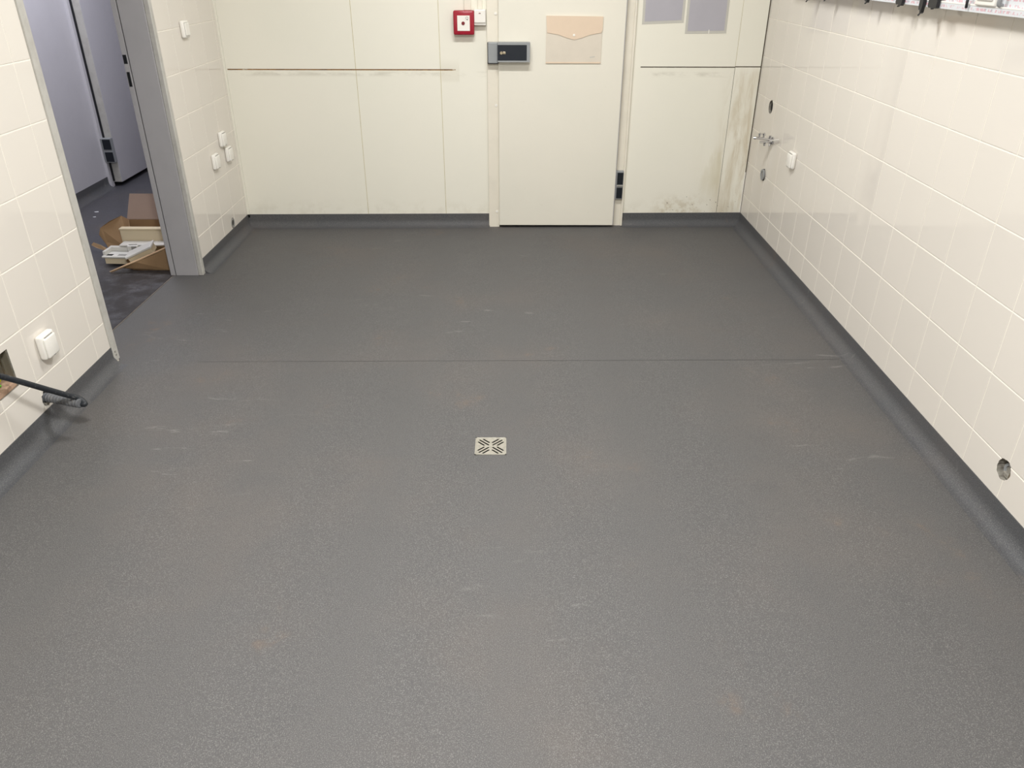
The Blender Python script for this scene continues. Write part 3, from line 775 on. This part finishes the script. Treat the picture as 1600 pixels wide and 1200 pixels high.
# ------------------------------------------------------------------ left wall: open back box, conduit and cable
bx = thing('recessed_box', 'open metal wall box with loose wires in the left tile wall', 'wall box', (XL, 2.2295, 0.2235))
quick('back_plate', 'box_metal', bx, (-0.0645, -0.061, -0.074, 0.074, 0.0, 0.136))
quick('side_plate', 'box_metal', bx, (-0.061, -0.004, 0.0705, 0.074, 0.0, 0.136))
quick('side_plate', 'box_metal', bx, (-0.061, -0.004, -0.074, -0.0705, 0.0, 0.136))
quick('top_plate', 'box_metal', bx, (-0.061, -0.004, -0.0705, 0.0705, 0.1325, 0.136))
quick('rubble_ledge', 'brick_red', bx, (-0.061, -0.002, -0.0705, 0.0705, 0.0, 0.022), bev=0.004)
quick('inner_ridge', 'steel', bx, (-0.030, -0.026, 0.066, 0.0705, 0.022, 0.1325))
for nm, mat, pts in (('wire', 'wire_yellow', [(-0.06, -0.05, 0.09), (-0.03, -0.01, 0.085), (-0.012, 0.015, 0.06), (-0.03, 0.02, 0.03)]),
                     ('wire', 'wire_green', [(-0.06, -0.05, 0.07), (-0.03, -0.02, 0.06), (-0.012, 0.005, 0.035), (-0.03, 0.01, 0.024)]),
                     ('wire', 'wire_yellow', [(-0.06, -0.02, 0.11), (-0.03, 0.0, 0.10), (-0.015, 0.008, 0.075), (-0.04, 0.02, 0.05)])):
    bm = new(); tube(bm, spline(pts, 7), 0.0032, 8); autosmooth(obj(nm, bm, mat, bx))
cd = thing('corrugated_conduit', 'grey corrugated conduit sticking out of the left wall above the skirting', 'conduit', (XL, 2.421, 0.108))
bm = new()
cpts = spline([(-0.045, 0.006, 0.000), (0.0, 0.0, 0.0), (0.05, -0.018, 0.0035), (0.10, -0.038, 0.006), (0.152, -0.060, 0.010)], 22)
tube(bm, cpts, 0.015, 18, rads=[0.0152 + (0.0018 if i % 6 < 3 else -0.0018) for i in range(len(cpts))])
autosmooth(obj('conduit', bm, 'conduit', cd), 30)
quick('mortar_patch', 'mortar', cd, (-0.035, -0.003, -0.010, 0.028, -0.030, -0.017), bev=0.002)
cbp = [(XL - 0.045, 2.195, 0.285), (XL - 0.004, 2.168, 0.315), (-1.648, 2.118, 0.366), (-1.629, 2.128, 0.362), (-1.618, 2.168, 0.329), (-1.600, 2.212, 0.288), (-1.578, 2.275, 0.229), (-1.553, 2.342, 0.166), (-1.530, 2.375, 0.132), (-1.512, 2.372, 0.116), (-1.509, 2.366, 0.112), (-1.530, 2.371, 0.1115)]
cbl = thing('power_cable', 'thick black cable looping from the conduit back into the wall box', 'cable', (XL, 2.30, 0.20))
bm = new(); tube(bm, [Vector(p) - Vector((XL, 2.30, 0.20)) for p in spline(cbp, 10)], 0.0098, 14); autosmooth(obj('cable', bm, 'cable', cbl))

# ------------------------------------------------------------------ cardboard box in the passage and what lies in it
bz = PZ
cbx = thing('cardboard_box', 'torn open cardboard box on the passage floor behind the door frame', 'box', (-2.0, 4.2, bz))
def sheet(name, pts, mat, parent, th=0.005, org=(-2.0, 4.2, 0.0)):
    """a bent card of several 3-D points (fan), given thickness along its normal"""
    P = [Vector(p) - Vector(org) for p in pts]
    nrm = Vector((0, 0, 0))
    for i in range(len(P)): nrm += P[i].cross(P[(i + 1) % len(P)])
    nrm.normalize(); bm_ = new()
    A = [bm_.verts.new(p + nrm * th / 2) for p in P]; B = [bm_.verts.new(p - nrm * th / 2) for p in P]
    bm_.faces.new(A); bm_.faces.new(B[::-1])
    for i in range(len(P)): bm_.faces.new((A[i], B[i], B[(i + 1) % len(P)], A[(i + 1) % len(P)]))
    return obj(name, bm_, mat, parent)
FLp, FRp, BRp, BLp = (-2.075, 4.035), (-1.865, 4.035), (-1.865, 4.43), (-2.235, 4.43)
c3 = lambda p, z_: (p[0], p[1], z_)
sheet('bottom', [c3(FLp, .003), c3(FRp, .003), c3(BRp, .003), c3(BLp, .003)], 'cardboard', cbx)
sheet('back_wall', [c3(BLp, 0), c3(BRp, 0), c3(BRp, .165), c3(BLp, .165)], 'cardboard', cbx)
sheet('right_wall', [c3(FRp, 0), c3(BRp, 0), c3(BRp, .165), c3(FRp, .135)], 'cardboard', cbx)
sheet('left_wall', [c3(FLp, 0), c3(BLp, 0), (-2.236, 4.425, .165), (-2.20, 4.335, .10), (-2.175, 4.27, .012), (-2.13, 4.16, .010)], 'cardboard', cbx)
sheet('front_wall', [(-2.05, 4.035, 0), (-1.865, 4.035, 0), (-1.865, 4.03, .128), (-1.93, 4.025, .098), (-2.04, 4.01, .056), (-2.172, 3.985, .008), (-2.178, 3.985, .0035), (-2.12, 4.015, .022)], 'cardboard', cbx)
sheet('front_edge', [(-1.865, 4.027, .130), (-2.04, 4.007, .058), (-2.180, 3.98, .010), (-2.186, 3.99, .008), (-2.045, 4.02, .062), (-1.865, 4.04, .134)], 'cardboard_edge', cbx, 0.004)
sheet('back_flap', [(-2.246, 4.432, .166), (-1.88, 4.432, .166), (-1.90, 4.50, .298), (-2.230, 4.50, .298)], 'cardboard_print', cbx)
sheet('left_flap', [(-2.236, 4.425, .168), (-2.245, 4.37, .205), (-2.29, 4.31, .19), (-2.335, 4.28, .16), (-2.345, 4.27, .125), (-2.312, 4.26, .07), (-2.30, 4.25, .045), (-2.19, 4.27, .03), (-2.20, 4.32, .08)], 'cardboard', cbx)
sheet('torn_scrap', [(-2.30, 4.25, .045), (-2.335, 4.24, .075), (-2.372, 4.24, .09), (-2.385, 4.235, .075), (-2.36, 4.23, .062), (-2.31, 4.235, .040)], 'cardboard_edge', cbx)
# contents
iv = thing('plastic_case', 'long ivory plastic case lying at the back of the cardboard box', 'plastic case', (-2.06, 4.30, bz + 0.006))
quick('case_body', 'ivory_plastic', iv, (-0.158, 0.16, -0.04, -0.004, 0.075, 0.148), bev=0.003)
quick('case_base', 'ivory_plastic', iv, (-0.105, 0.16, -0.03, 0.0, 0.0, 0.075))
quick('case_lid', 'ivory_plastic', iv, (-0.160, 0.162, -0.043, -0.001, 0.149, 0.158), bev=0.002)
tr_ = thing('plastic_tray', 'white moulded tray with dark openings poking out of the cardboard box', 'plastic tray', (-2.19, 4.14, bz), math.radians(-3))
quick('tray_front', 'ivory_plastic', tr_, (-0.062, 0.062, -0.045, 0.05, 0.013, 0.046), bev=0.002)
quick('tray_rim', 'pale_plastic', tr_, (-0.075, 0.080, -0.050, 0.066, 0.047, 0.058), bev=0.003)
quick('raised_lip', 'pale_plastic', tr_, (-0.075, -0.060, -0.030, 0.066, 0.058, 0.080), (-0.075, 0.03, 0.040, 0.066, 0.058, 0.082), bev=0.002)
quick('opening', 'shade_gap', tr_, (-0.056, -0.022, -0.036, -0.012, 0.0575, 0.0588))
quick('opening', 'print_grey', tr_, (0.008, 0.052, -0.034, -0.010, 0.0575, 0.0588))
t2_ = thing('plastic_bracket', 'white bracket with two rounded cups lying across the cardboard box', 'plastic bracket', (-2.09, 4.203, bz), math.radians(2))
quick('plate', 'pale_plastic', t2_, (-0.11, 0.19, -0.02, 0.055, 0.086, 0.094), bev=0.002)
quick('cup', 'pale_plastic', t2_, (-0.065, -0.004, -0.036, 0.0, 0.060, 0.094), bev=0.008)
quick('cup_hollow', 'print_grey', t2_, (-0.038, -0.010, -0.0368, -0.03, 0.070, 0.0905))
quick('cup_hollow', 'print_grey', t2_, (0.002, 0.040, -0.024, -0.02, 0.075, 0.0905))
t3_ = thing('plastic_cover', 'ivory plastic cover lying tilted on the front edge of the cardboard box', 'plastic cover', (-2.045, 4.085, bz + 0.078))
t3_.rotation_euler = (math.radians(8), math.radians(-23), math.radians(6))
quick('cover_body', 'ivory_plastic', t3_, (-0.062, 0.080, -0.03, 0.046, -0.022, 0.010), bev=0.002)
quick('cover_lid', 'pale_plastic', t3_, (-0.070, 0.088, -0.034, 0.050, 0.011, 0.022), bev=0.002)
# flecks of plaster on the passage floor
for lbl, p, s_ in (('larger white plaster fleck on the passage floor', (-2.80, 5.141), 0.016), ('smaller white plaster fleck nearer the cardboard box', (-2.758, 5.023), 0.011)):
    bm = new(); prism(bm, [(-s_, 0), (-s_ * 0.2, -s_ * 0.6), (s_, -s_ * 0.2), (s_ * 0.5, s_ * 0.7)], 2, 0, 0.003)
    o = tag(obj('plaster_fleck', bm, 'scrap_white'), lbl, 'debris'); o.location = (p[0], p[1], PZ)

for c in CUTTERS: bpy.data.objects.remove(c, do_unlink=True)
